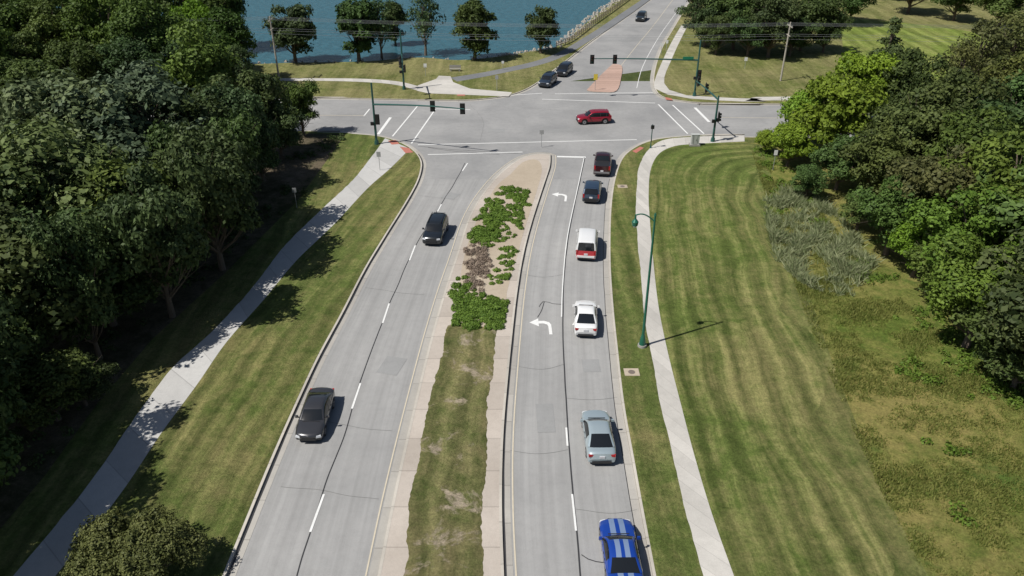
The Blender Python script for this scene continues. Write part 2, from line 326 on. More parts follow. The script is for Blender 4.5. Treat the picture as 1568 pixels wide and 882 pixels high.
# lake
m,nt,b=newmat('lake_water'); b.inputs['Roughness'].default_value=.25; b.inputs['Specular IOR Level'].default_value=.25
tc=N(nt,'ShaderNodeTexCoord'); n1=noise(nt,tc.outputs['Object'],.02,4); n2=noise(nt,tc.outputs['Object'],.8,6,.7)
c=mix(nt,n1,(.028,.098,.130),(.046,.130,.165)); c=rgbmul(nt,c,mrange(nt,n2,.3,.7,.7,1.3))
nt.links.new(c,b.inputs['Base Color']); bump(nt,b,n2,.7,.3); M_lake=m
poly('lake_water',off(shore,-2.5)+[(G(960,-8)[0]+200,1600),(-900,1600),(-900,150)],.02,M_lake)
rk=MB(); rp=resample(shore[4:],700)
for i,(x,y) in enumerate(rp):
    if y>420: break
    dens=4 if x>G(760,93)[0] else (1 if i%2 else 0)
    for k in range(dens):
        s=random.uniform(.2,.5); a,b_=random.uniform(-1.2,1.0),random.uniform(-.3,1.2)
        rk.box((x+a,y+b_,.05+s*.2),(s*1.3,s,s*.7),0,random.uniform(0,3),.6)
rk.obj('riprap_rocks',[M_rock])
fb=MB(); fp=resample(smooth(P([(852,74),(876,64),(905,42),(940,17),(970,-5),(1010,-35)])),60)
for i,(x,y) in enumerate(fp):
    fb.box((x,y,.65),(.14,.14,1.2),0)
    if i:
        for z in(.5,.85,1.15): fb.cyl((fp[i-1][0],fp[i-1][1],z),(x,y,z),.06,m=0,n=5)
fb.obj('rail_fence',[M_wood])
# ---------- vegetation ----------
M_bark=simple('bark',(.13,.10,.075),.95,var=.3,scale=3)
M_leafA=leafmat('leaves_mid',(.035,.065,.014),(.130,.195,.046))
M_leafB=leafmat('leaves_dark',(.024,.045,.014),(.092,.135,.042))
M_leafC=leafmat('leaves_bright',(.080,.140,.014),(.23,.34,.036),.28)
M_leafJ=leafmat('juniper_leaves',(.055,.11,.014),(.16,.25,.04),.1)
M_dead=leafmat('dead_twigs',(.19,.145,.11),(.33,.26,.205),.1)
def leaves(centers,radii,counts,leaf,up=-.45,flat=1.0,seed=0,rmin=.55):
    g=np.random.default_rng(seed); Ps=[];Ns=[];S=[]
    for c,r,n in zip(centers,radii,counts):
        d=g.normal(size=(n*2,3)); d/=np.linalg.norm(d,axis=1)[:,None]; d=d[d[:,2]>up][:n]
        rr=r*(rmin+(1.08-rmin)*g.random(len(d))**.5)
        rr*=1+.16*np.sin(d[:,0]*7+c[0]*3)+.16*np.sin(d[:,1]*8+c[1]*5)
        p=np.array(c)+d*rr[:,None]*np.array([1,1,flat]); Ps.append(p); Ns.append(d+g.normal(size=d.shape)*.55+np.array([0,0,.25])); base=g.random()*.45
        S.append(np.clip(base+g.random(len(d))*.6,0,1))
    p=np.vstack(Ps);n=np.vstack(Ns);n/=np.linalg.norm(n,axis=1)[:,None];s=np.hstack(S)
    t=np.cross(n,g.normal(size=n.shape));t/=np.linalg.norm(t,axis=1)[:,None];u=np.cross(n,t)
    a=(leaf*(.6+.8*g.random(len(p))))[:,None];b_=a*.6
    V=np.stack([p+t*a,p+u*b_,p-t*a,p-u*b_],1).reshape(-1,3); return V,s
def veg_mesh(name,V,s,mb,mats):
    nb=len(mb.v); nf=len(mb.f); allv=(np.vstack([np.array(mb.v),V]) if nb else V)
    n=len(V)//4; F_=[tuple(f) for f in mb.f]+ (np.arange(n*4).reshape(-1,4)+nb).tolist()
    me=bpy.data.meshes.new(name); me.from_pydata(allv.tolist(),[],F_)
    for m in mats: me.materials.append(m)
    me.polygons.foreach_set('material_index',[0]*nf+[1]*n)
    at=me.attributes.new('shade','FLOAT','FACE'); at.data.foreach_set('value',np.r_[np.zeros(nf),s].astype(np.float32)); me.update(); return me
def make_tree(name,H,Rr,ncl,tot,leaf,seed,leafm,trunk=.25,shape='round'):
    g=np.random.default_rng(seed); mb=MB(); zc=H*(1+trunk)/2; rz=H*(1-trunk)/2
    C=[];rad=[]
    for i in range(ncl):
        d=g.normal(size=3);d/=np.linalg.norm(d); q=.35+.5*g.random()
        if i<3: q=.1
        z=zc+d[2]*rz*q*1.05; w=1.0
        if shape=='cone': 
            k=g.random()**1.4; z=H*(trunk+.03)+k*H*(1-trunk)*.95; w=(1-k)*.95+.05; a=g.random()*6.28; C.append((math.cos(a)*Rr*w*.6,math.sin(a)*Rr*w*.6,z)); rad.append(Rr*(.18+.28*w)); continue
        if shape=='oval': 
            w=1.0-.45*max(0,(z-zc)/rz); C.append((d[0]*Rr*q*w,d[1]*Rr*q*w,z)); rad.append(Rr*g.uniform(.28,.42)); continue
        if shape=='spread': w=1.15
        C.append((d[0]*Rr*q*w*1.05,d[1]*Rr*q*w*1.05,z)); rad.append(Rr*g.uniform(.17,.38))
    rt=.022*H+.03
    pts=[Vector((0,0,-.1)),Vector((g.normal()*.1,g.normal()*.1,H*.22)),Vector((g.normal()*.25,g.normal()*.25,H*.5)),Vector((0,0,H*.8))]
    for i in range(3): mb.cyl(pts[i],pts[i+1],rt*(1-.27*i)*(1.25 if i==0 else 1),rt*(1-.27*(i+1)),n=7,cap=False)
    for i,c in enumerate(C):
        k=min(max((c[2]/H-.22)*.75,.12),.7)*H; st=Vector((pts[1].x*.5,pts[1].y*.5,k)); mid=(st+Vector(c))/2+Vector((0,0,-.15*Rr*.3))
        mb.cyl(st,mid,rt*.4,rt*.25,n=5,cap=False); mb.cyl(mid,Vector(c),rt*.25,rt*.06,n=5,cap=False)
        for q in range(2):
            mb.cyl(mid,Vector(c)+Vector(g.normal(size=3)*rad[i]*.6),rt*.12,rt*.03,n=4,cap=False)
    w=np.array(rad)**2; cnt=(tot*w/w.sum()).astype(int)
    V,s=leaves(C,rad,cnt,leaf,seed=seed,flat=.8 if shape!='cone' else .6,rmin=.4)
    return veg_mesh(name,V,s,mb,[M_bark,leafm])
T={}
T['a']=[make_tree('broadleaf_mesh',12,5,46,15000,.20,s,M_leafA,.2) for s in(1,2,3)]
T['d']=[make_tree('dark_broadleaf_mesh',12,5,46,15000,.21,s,M_leafB,.15,'spread') for s in(4,5,6)]
T['b']=[make_tree('bright_broadleaf_mesh',11,5,44,14000,.22,s,M_leafC,.12) for s in(7,8)]
T['o']=[make_tree('oval_tree_mesh',10.5,3.6,40,11000,.23,s,M_leafB,.10,'oval') for s in(9,10,11)]
T['s']=[make_tree('sparse_tree_mesh',10.5,4.3,24,2600,.22,s,M_leafB,.18,'oval') for s in(12,)]
T['c']=[make_tree('conifer_mesh',10,3.2,40,8000,.2,s,M_leafB,.04,'cone') for s in(13,)]
BASE={'a':(12,5),'d':(12,5),'b':(11,5),'o':(10.5,3.6),'s':(10.5,4.3),'c':(10,3.2)}
NM={'a':'deciduous_tree','d':'deciduous_tree','b':'maple_tree','o':'linden_tree','s':'sparse_tree','c':'conifer_tree'}
def tree(kind,px,py,H,Rr,zf=.6,tint=None,w=None):
    x,y=w if w else G(px,py,H*zf); me=random.choice(T[kind]); h0,r0=BASE[kind]
    t=tint or (1,1,1); v=random.uniform(.8,1.2)
    return link(NM[kind],me,(x,y,.1),random.uniform(0,6.28),(Rr/r0,Rr/r0,H/h0),(t[0]*v*random.uniform(.88,1.18),t[1]*v,t[2]*v*random.uniform(.8,1.2),1))
OL=(1.5,1.15,1.15); SV=(1.75,1.55,2.5)
# left woodland
for a in [('d',200,205,15,7.2,.6,SV),('a',70,300,14,7.2,.6,(1.25,1.15,1.7)),('d',300,210,12,5.3),('a',290,120,14,6,.6,(.9,.95,.85)),('d',375,165,11,4.8),('a',458,158,7.5,2.9),('d',425,190,7,3),('d',120,215,15,6.5,.6,SV),
  ('d',20,210,14,7,.6,(1.3,1.2,1.6)),('a',180,330,12,5.5),('d',80,410,11,5.5),('d',270,290,10,4.6),('d',340,245,9,4.0),('d',-40,330,14,7),('d',-10,440,12,6),('d',150,420,8,4.5),('a',35,150,12,6),('d',395,225,7,3),
  ('d',70,590,5,3.0),('d',-60,520,10,5),('d',-150,640,11,5),('d',120,585,3.5,2),('d',-150,480,13,6),('d',-120,380,13,7)]:
    tree(*a[:5],tint=a[6] if len(a)>6 else (1.0,.98,1.0))
for w_,h_,r_ in [((-26.3,62),14,4.4),((-27.8,54),13.5,4.0),((-28.5,69.5),13,4.2),((-31,32.5),13,3.8),((-33.5,36.5),13.5,4.2),((-33.5,27),14.5,4.8),((-29.5,80),12,3.6),((-38,19),14,5),((-31,48),12,3.0)]:
    tree('d',0,0,h_,r_,w=w_,tint=(1.0,.98,1.0))
for a in [('a',345,62,12,5.2),('b',300,45,12,5),('a',235,55,14,6),('a',160,50,14,6),('a',85,50,13,6),('a',10,50,13,6),('d',200,100,10,5),('d',120,100,10,5),('a',40,95,10,5),('d',290,95,9,4.5),('d',350,105,8,4),
  ('a',330,5,14,6),('a',260,-5,15,6),('a',180,0,15,7),('a',100,0,15,7),('a',20,0,15,7),('a',-60,10,15,7),('a',-60,80,14,7),('d',-130,130,14,7)]:
    tree(*a,tint=(.78,.82,.72))
for px,py,H_,r in [(453,96,11,3.9),(550,94,11,4.1),(727,92,10.8,3.9),(828,82,9.3,2.9),(606,70,8.5,2.6)]:
    tree('o',0,0,H_,r*1.05,w=G(px,py),tint=(.85,.92,.85))
tree('s',0,0,11,3.8,w=G(652,85))
tree('s',0,0,10,3.2,w=G(585,90))
# right woodland
for a in [('b',1285,165,11,5.4),('b',1235,175,8,3.8),('b',1330,125,11,5),('b',1212,215,5.5,3),('d',1390,135,11,4.5),('d',1400,200,12,5.0,.6,OL),('d',1352,240,9,4.4,.6,OL),('a',1290,245,6,3.4),('d',1455,180,12,5.2,.6,OL),
  ('a',1500,240,12,5.8),('d',1440,290,11,4.8,.6,OL),('a',1375,320,8,3.8),('d',1545,190,12,6),('a',1560,300,13,6.5,.6,(1.25,1.2,.9)),('a',1490,360,10,4.8,.6,(1.2,1.2,.9)),('b',1410,375,5.5,2.8,.6,(.75,.8,.9)),('a',1510,440,9,4.4,.6,(1.2,1.2,.9)),('a',1570,470,9,4.6),('a',1455,410,6,3.0),('d',1570,545,5,3),
  ('b',1175,215,3,1.6),('a',1240,275,4,2.2),('a',1320,320,4,2.3),('a',1630,330,13,7),('d',1640,480,12,6),('a',1640,180,13,7)]:
    tree(*a)
for a in [('d',1085,22,10,4.5),('d',1130,20,11,5),('d',1185,30,11,5),('d',1235,22,11,5),('d',1268,40,8,3.2),('d',1150,45,8,4),('d',1215,50,7,3.5),('d',1100,48,7,3),('d',1070,-20,11,5),('d',1160,-20,12,6),('d',1250,-20,12,6),
  ('a',1310,-8,10,5),('a',1400,-22,10,6),('a',1470,-8,9,5),('a',1540,4,9,6),('a',1620,30,12,6),('a',1350,-50,12,7),('a',1450,-50,12,7),('a',1560,-45,12,7),('c',1362,70,10,3.6),('s',1500,85,11,4.5,.6,OL),('s',1545,70,12,5,.6,OL),('d',1560,130,11,5,.6,OL),('s',1470,110,9,3.5,.6,OL)]:
    tree(*a)
C=[];rd=[]
g=np.random.default_rng(5)
for i in range(40):
    a=g.random()*6.28;q=g.random()**.5*2.9; C.append((math.cos(a)*q,math.sin(a)*q*.8,1.2+1.4*(1-(q/3.2)**2)+g.random()*.3));rd.append(g.uniform(.5,.9))
M_leafS=leafmat('shrub_leaves',(.05,.065,.018),(.145,.155,.05),.1)
V,s=leaves(C,rd,[900]*40,.075,seed=3,up=-.6); mb=MB()
for c in C: mb.cyl((c[0]*.2,c[1]*.2,-.1),c,.07,.02,n=5,cap=False)
x,y=G(207,850,1.6); link('evergreen_shrub',veg_mesh('evergreen_shrub',V,s,mb,[M_bark,M_leafS]),(x,y,.12))
def blobs(name,lst,mat,leaf,per,hf=.45):
    C=[];rd=[];cn=[]
    for px,py,r in lst:
        x,y=G(px,py)
        for k in range(max(5,int(r*13))):
            C.append((x+random.uniform(-.9,.9)*r,y+random.uniform(-1.3,1.3)*r,.12+random.uniform(0,.1)));q=r*random.uniform(.2,.46);rd.append(q);cn.append(int(per*q*q*4)+20)
    V,s=leaves(C,rd,cn,leaf,seed=len(lst),up=-.1,flat=hf*1.6); mb=MB()
    for c in C: mb.cyl((c[0],c[1],.1),(c[0],c[1],c[2]+.2),.03,.01,n=4,cap=False)
    link(name,veg_mesh(name,V,s,mb,[M_bark,mat]),(0,0,0))
blobs('juniper_shrubs',[(780,297,1.1),(793,299,1.1),(800,312,1),(770,303,.9),(758,318,1.1),(748,330,1.1),(743,345,1.2),(756,340,.8),(778,333,1),(792,325,1),(738,360,1.2),(750,362,.9),(768,352,.9),(786,345,.9),(763,366,.7),(748,375,.8),(733,371,1),(797,338,.7),(780,362,.6),(765,330,.8),(752,310,.7),
 (778,390,.8),(774,403,.8),(768,424,.7),(758,430,.6),(708,435,.8),(709,447,1),(709,461,1.1),(722,468,1.2),(735,476,1.2),(715,480,1.2),(728,488,1.3),(745,486,1.3),(757,478,1),(752,492,1),(762,466,.7),(742,462,.8),(712,490,.9),(722,452,.6),(760,492,.8),(776,412,.5)],M_leafJ,.065,620,.36)
blobs('dead_shrubs',[(722,385,.8),(735,388,.8),(728,400,.9),(740,404,.8),(722,412,.8),(732,420,.9),(726,430,.8),(742,418,.5),(730,440,.7),(738,378,.5)],M_dead,.05,420,.6)
def pip(x,y,poly_):
    ins=np.zeros(len(x),bool); n=len(poly_)
    for i in range(n):
        x1,y1=poly_[i];x2,y2=poly_[(i+1)%n]
        c=((y1>y)!=(y2>y)); xi=(x2-x1)*(y-y1)/((y2-y1) if y2!=y1 else 1e-9)+x1; ins^=c&(x<xi)
    return ins
def blades(name,region,n,h,w,mat,clump=.5,seed=0,z0=.12,sc=.35):
    g=np.random.default_rng(seed); a=np.array(region); lo,hi=a.min(0),a.max(0)
    x=g.uniform(lo[0],hi[0],n*3);y=g.uniform(lo[1],hi[1],n*3)
    k=pip(x,y,region); x=x[k];y=y[k]
    nz=np.array([mnoise.noise(Vector((p*sc,q*sc,seed)))+.5*mnoise.noise(Vector((p*sc*4,q*sc*4,seed))) for p,q in zip(x,y)])
    k=nz>(-.6+clump+.5*(g.random(len(x))-.5))
    x=x[k][:n];y=y[k][:n];nz=nz[k][:n]; n=len(x); hh=h*g.uniform(.4,1.3,n)*np.clip(.8+nz,.5,1.5); th=g.uniform(0,6.28,n); lean=g.normal(size=(n,2))*hh[:,None]*.45
    dx=np.cos(th)*w;dy=np.sin(th)*w; z=np.full(n,z0)
    A=np.c_[x-dx,y-dy,z];B=np.c_[x+dx,y+dy,z];Cc=np.c_[x+dx*.6+lean[:,0]*.6,y+dy*.6+lean[:,1]*.6,z+hh*.7];D=np.c_[x+lean[:,0],y+lean[:,1],z+hh]
    V=np.stack([A,B,Cc,D],1).reshape(-1,3); link(name,veg_mesh(name,V,g.random(n),MB(),[M_bark,mat]),(0,0,0))
M_bl=leafmat('meadow_blades',(.12,.16,.03),(.30,.30,.09),.4)
M_pale=leafmat('pale_grass',(.20,.25,.11),(.42,.44,.26),.4)
M_weed=leafmat('weeds',(.06,.11,.015),(.16,.24,.035),.25)
mead=P([(1150,230),(1180,330),(1210,420),(1250,530),(1300,650),(1355,770),(1415,886),(1700,886),(1620,600),(1500,560),(1400,480),(1330,410),(1260,330),(1200,270)])
blades('meadow_grass',mead,70000,.20,.035,M_bl,.55,1,sc=.3)
blades('tall_grass',P([(1165,300),(1235,290),(1300,350),(1340,410),(1310,470),(1230,440),(1185,400)]),15000,.75,.04,M_pale,.68,2,sc=.45)
def weeds(name,lst,per,seed,mat=M_weed):
    g=np.random.default_rng(seed);C=[];rd=[];cn=[]
    for px,py,r in lst:
        x,y=G(px,py)
        for k in range(int(6*r)+2):
            C.append((x+g.normal()*r*.6,y+g.normal()*r*.6,.15));q=g.uniform(.2,.55);rd.append(q);cn.append(int(per*q))
    V,s=leaves(C,rd,cn,.10,seed=seed,up=-.05,flat=.9); link(name,veg_mesh(name,V,s,MB(),[M_bark,mat]),(0,0,0))
weeds('weed_plants',[(1180,255,2),(1200,285,2),(1170,235,1.5),(1225,305,2),(1300,410,1.5),(1340,430,1.5),(1420,500,2),(1460,530,2),(1500,575,2),(1540,590,2),(1540,560,2),(1380,570,.6),(1410,578,.8),(1430,590,.6),(1510,600,1.2),(1560,615,1.2),(1400,560,.5),(1250,345,1.2),(1190,330,.8),(1480,800,.6),(1450,690,.7)],120,4)
weeds('undergrowth',[(500,225,2),(470,240,2),(440,300,1.5),(400,330,2),(350,370,2),(300,420,2),(330,350,3),(250,420,3),(160,520,2),(60,640,1.5),(20,700,2),(520,215,1)],110,9,M_leafB)
# ---------- street furniture ----------
M_lens=[simple('lens_red',(.25,.02,.02),.3),simple('lens_amber',(.3,.15,.02),.3),simple('lens_green',(.02,.2,.12),.3)]
M_sgreen=simple('sign_green',(.01,.16,.08),.4)
SIGM=[M_pole,M_black]+M_lens+[M_galv,M_white,M_sgreen]
def head(mb,x,y,z,ang,n=3):
    c,s=math.cos(ang),math.sin(ang)
    mb.box((x,y,z),(.36,.22,.36*n),1,ang-math.pi/2)
    mb.box((x-c*.02,y-s*.02,z),(.62,.03,.36*n+.26),1,ang-math.pi/2)
    for i in range(n):
        zz=z+(n-1)*.18-i*.36
        mb.cyl((x+c*.10,y+s*.10,zz),(x+c*.125,y+s*.125,zz),.13,m=2+i%3,n=10)
        mb.cyl((x+c*.11,y+s*.11,zz),(x+c*.30,y+s*.30,zz-.02),.15,m=1,n=8,cap=False)
def mast(base,ph,armz,end,heads,face,name='traffic_signal',sign=None):
    bx,by=base; mb=MB(); z0=.12
    mb.cyl((bx,by,z0),(bx,by,z0+.5),.3,.24,n=12); mb.cyl((bx,by,z0+.4),(bx,by,ph),.16,.11,n=10)
    ex,ey,ez=end; n=8; pr=None
    for i in range(n+1):
        t=i/n; p=(bx+(ex-bx)*t,by+(ey-by)*t,armz+(ez-armz)*math.sin(t*math.pi/2))
        if pr: mb.cyl(pr,p,.12*(1-.06*i)+.01,.12*(1-.06*(i+1))+.01,n=8,cap=(i==n))
        pr=p
    for t in heads:
        z=armz+(ez-armz)*math.sin(t*math.pi/2); head(mb,bx+(ex-bx)*t+math.cos(face)*.2,by+(ey-by)*t+math.sin(face)*.2,z-.05,face)
    head(mb,bx+.35,by-.1,3.4,face,3); mb.box((bx-.3,by-.25,2.9),(.4,.2,.42),1); mb.box((bx+.2,by+.3,2.9),(.4,.2,.42),1)
    mb.box((bx,by-.18,1.2),(.12,.1,.3),1)
    if sign:
        t=sign; mb.box((bx+(ex-bx)*t,by+(ey-by)*t-.12,armz+.35),(1.6,.04,.42),7)
    mb.obj(name,SIGM,smooth_ang=40)
b=G(577,222); e=G(711,167,6.0); mast(b,8.0,5.3,(e[0],e[1],6.0),(.66,.98),math.pi/2)
b=G(1063,148); e=G(905,90,5.9); mast(b,8.4,5.5,(e[0],e[1],5.9),(.78,.99),-math.pi/2,sign=.1)
b=G(1091,218); e=G(1066,124,6.0); mast(b,6.1,5.6,(e[0],e[1],6.0),(.6,.97),0)
b=G(619,138); e=G(616,98,5.8); mast(b,9.0,5.5,(e[0],e[1],5.8),(.6,.97),math.pi)
bx,by=G(983,532); mb=MB(); Hh=11.2
mb.cyl((bx,by,.12),(bx,by,.3),.36,.34,n=12,m=1);mb.cyl((bx,by,.3),(bx,by,.8),.26,.2,n=12);mb.cyl((bx,by,.8),(bx,by,1.2),.2,.12,n=12);mb.cyl((bx,by,1.2),(bx,by,Hh),.11,.07,n=12)
mb.cyl((bx,by,Hh-.05),(bx,by,Hh+.15),.1,.05,n=10)
pr=None
for i in range(9):
    t=i/8; p=(bx-1.35*t,by+.1*t,Hh-.5+.55*math.sin(t*2.2))
    if pr: mb.cyl(pr,p,.05,n=8)
    pr=p
mb.cyl((pr[0],pr[1],pr[2]+.05),(pr[0],pr[1],pr[2]-.3),.05,.07,n=8)
mb.cyl((pr[0],pr[1],pr[2]-.3),(pr[0],pr[1],pr[2]-.5),.1,.24,n=14);mb.cyl((pr[0],pr[1],pr[2]-.5),(pr[0],pr[1],pr[2]-.78),.24,.2,n=14);mb.cyl((pr[0],pr[1],pr[2]-.78),(pr[0],pr[1],pr[2]-.92),.18,.1,n=12,m=2)
mb.obj('street_lamp',[simple('lamp_green',(.02,.13,.085),.35,.2),M_conc,simple('lamp_glass',(.5,.5,.48),.2)],smooth_ang=40)
def upole(x,y,h,mat=M_wood):
    mb=MB(); mb.cyl((x,y,0),(x,y,h),.17,.11,n=8); mb.box((x,y,h-.6),(.12,2.4,.12),0)
    mb.box((x,y,h-2.0),(.12,1.6,.12),0)
    for q in(-1.1,-.4,.4,1.1): mb.cyl((x,y+q,h-.54),(x,y+q,h-.3),.05,n=6,m=1)
    mb.obj('utility_pole',[mat,M_galv]); return x,y,h
M_palewood=simple('pale_wood',(.36,.33,.28),.9)
pa=upole(*G(428,125),10.2,M_palewood);pb=upole(*G(1195,125),9.3,M_palewood)
pc=upole(-150,pa[1],10.2);pd=upole(200,pb[1]-2,9.5)
wb=MB()
for a,b2 in((pc,pa),(pa,pb),(pb,pd)):
    for dy,dz in((-1.1,-.3),(-.4,-.3),(.4,-.3),(1.1,-.3),(.7,-1.95),(-.7,-1.95),(0,-2.6)):
        pr=None
        for i in range(17):
            t=i/16; p=(a[0]+(b2[0]-a[0])*t,a[1]+(b2[1]-a[1])*t+dy,a[2]+(b2[2]-a[2])*t+dz-1.3*4*t*(1-t)*.5)
            if pr: wb.cyl(pr,p,.015,n=4,cap=False)
            pr=p
wb.obj('overhead_wires',[M_galv])
def sign(px,py,h,w,sh,mat,face=-math.pi/2,name='traffic_sign',post=M_galv):
    x,y=G(px,py);mb=MB(); mb.cyl((x,y,.1),(x,y,h),.035,n=6); mb.box((x+math.cos(face)*.05,y+math.sin(face)*.05,h-sh/2),(w,.02,sh),1,face-math.pi/2); mb.box((x+math.cos(face)*.035,y+math.sin(face)*.035,h-sh/2),(w+.03,.006,sh+.03),0,face-math.pi/2); mb.obj(name,[post,mat])
M_sy=simple('sign_yellow',(.65,.5,.05),.5)
sign(582,262,2.4,.45,.6,M_galv);sign(829,226,2.3,.5,.5,M_galv);sign(911,139,2.6,.6,.9,M_sy);sign(652,118,2.2,.5,.6,M_white);sign(761,140,2.5,.45,.6,M_galv)
sign(1012,85,2.2,.5,.6,M_white);sign(1020,80,2.2,.4,.6,M_white);sign(1183,262,2.6,.4,.6,M_white);sign(1140,106,2,.5,.6,M_white);sign(455,320,2.4,.4,.5,M_galv);sign(770,108,1.6,.4,.4,M_white);sign(865,70,2.0,.5,.6,M_white)
def pedpost(px,py):
    x,y=G(px,py);mb=MB();mb.cyl((x,y,.12),(x,y,3.2),.06,n=8);mb.cyl((x,y,.12),(x,y,.4),.14,.1,n=10);mb.box((x,y-.15,2.9),(.4,.22,.44),1);mb.box((x,y-.1,1.15),(.1,.1,.3),1);mb.obj('pedestrian_signal',[M_pole,M_black])
pedpost(996,228)
x,y=G(1063,224);mb=MB();mb.box((x,y,.22),(1.3,.9,.2),1);mb.box((x,y,.95),(1.0,.62,1.26),0);mb.box((x,y,1.6),(1.08,.7,.05),0);mb.box((x,y-.33,.95),(.44,.03,1.1),0);mb.box((x-.28,y-.34,.95),(.02,.03,1.1),2);mb.box((x+.1,y-.36,.95),(.04,.03,.15),2);mb.obj('signal_cabinet',[simple('cabinet_grey',(.42,.43,.41),.5),M_conc,M_black])
x,y=G(697,110);mb=MB();mb.box((x,y,.5),(1.9,.5,.1),0);mb.box((x-.7,y,.28),(.16,.45,.35),0);mb.box((x+.7,y,.28),(.16,.45,.35),0);mb.box((x,y+.25,.85),(1.9,.08,.45),0);mb.obj('park_bench',[M_conc])
for px,py in((967,572),(953,287)):
    x,y=G(px,py);mb=MB();mb.box((x,y,.13),(1.1,.9,.03),0);mb.cyl((x,y,.145),(x,y,.15),.26,n=16,m=1);mb.obj('manhole_cover',[M_mulch,simple('cast_iron',(.16,.13,.11),.7)])
# ---------- vehicles ----------
M_glass=simple('tinted_glass',(.012,.014,.016),.06,0,0,.05,spec=.7); M_tyre=simple('tyre',(.02,.02,.02),.85); M_rim=simple('wheel_rim',(.35,.35,.36),.3,.8)
M_hl=simple('headlight',(.6,.62,.64),.12); M_tl=simple('tail_light',(.35,.01,.012),.2); M_trim=simple('black_trim',(.02,.02,.022),.5); M_plate=simple('licence_plate',(.6,.6,.62),.5)
KIND={
'sedan':dict(L=4.85,W=1.86,top=[(1,.50),(.985,.64),(.93,.74),(.7,.86),(.42,.95),(0,.96),(-.62,1.03),(-.9,1.05),(-.975,.99),(-1,.62)],roof=[(.48,.95),(.33,1.17),(.19,1.34),(.08,1.42),(-.08,1.45),(-.25,1.44),(-.38,1.40),(-.55,1.25),(-.76,1.05)],iw=2,ir=6,wr=.33,ax=(.60,-.58)),
'suv':dict(L=4.75,W=1.92,top=[(1,.60),(.985,.86),(.93,.97),(.7,1.06),(.45,1.10),(0,1.10),(-.9,1.12),(-.975,1.08),(-1,.7)],roof=[(.50,1.10),(.36,1.36),(.24,1.56),(.14,1.65),(0,1.69),(-.35,1.70),(-.68,1.67),(-.82,1.60),(-.965,1.12)],iw=2,ir=7,wr=.37,ax=(.62,-.60)),
'pickup':dict(L=5.8,W=2.03,top=[(1,.65),(.985,.98),(.93,1.1),(.7,1.16),(.45,1.2),(0,1.2),(-.3,1.2),(-.31,1.28),(-.975,1.28),(-1,.7)],roof=[(.44,1.2),(.34,1.50),(.25,1.74),(.16,1.83),(.05,1.87),(-.15,1.87),(-.24,1.82),(-.3,1.22)],iw=2,ir=6,wr=.42,ax=(.64,-.62)),
'van':dict(L=5.1,W=2.0,top=[(1,.6),(.985,.85),(.93,.96),(.8,1.05),(.68,1.12),(0,1.12),(-.95,1.12),(-.98,1.12),(-1,.6)],roof=[(.74,1.12),(.56,1.46),(.42,1.76),(.33,1.87),(.2,1.94),(-.4,1.97),(-.86,1.94),(-.93,1.88),(-.985,1.14)],iw=2,ir=7,wr=.36,ax=(.64,-.60)),
'coupe':dict(L=4.78,W=1.93,top=[(1,.48),(.985,.62),(.93,.74),(.7,.88),(.35,.97),(0,.98),(-.6,1.02),(-.88,1.08),(-.97,1.06),(-1,.65)],roof=[(.36,.97),(.22,1.16),(.09,1.31),(-.02,1.36),(-.15,1.38),(-.3,1.36),(-.42,1.30),(-.6,1.17),(-.80,1.05)],iw=2,ir=6,wr=.36,ax=(.60,-.58)),
}
def lerp_profile(pr,t): return float(np.interp(-t,[-p[0] for p in pr],[p[1] for p in pr]))
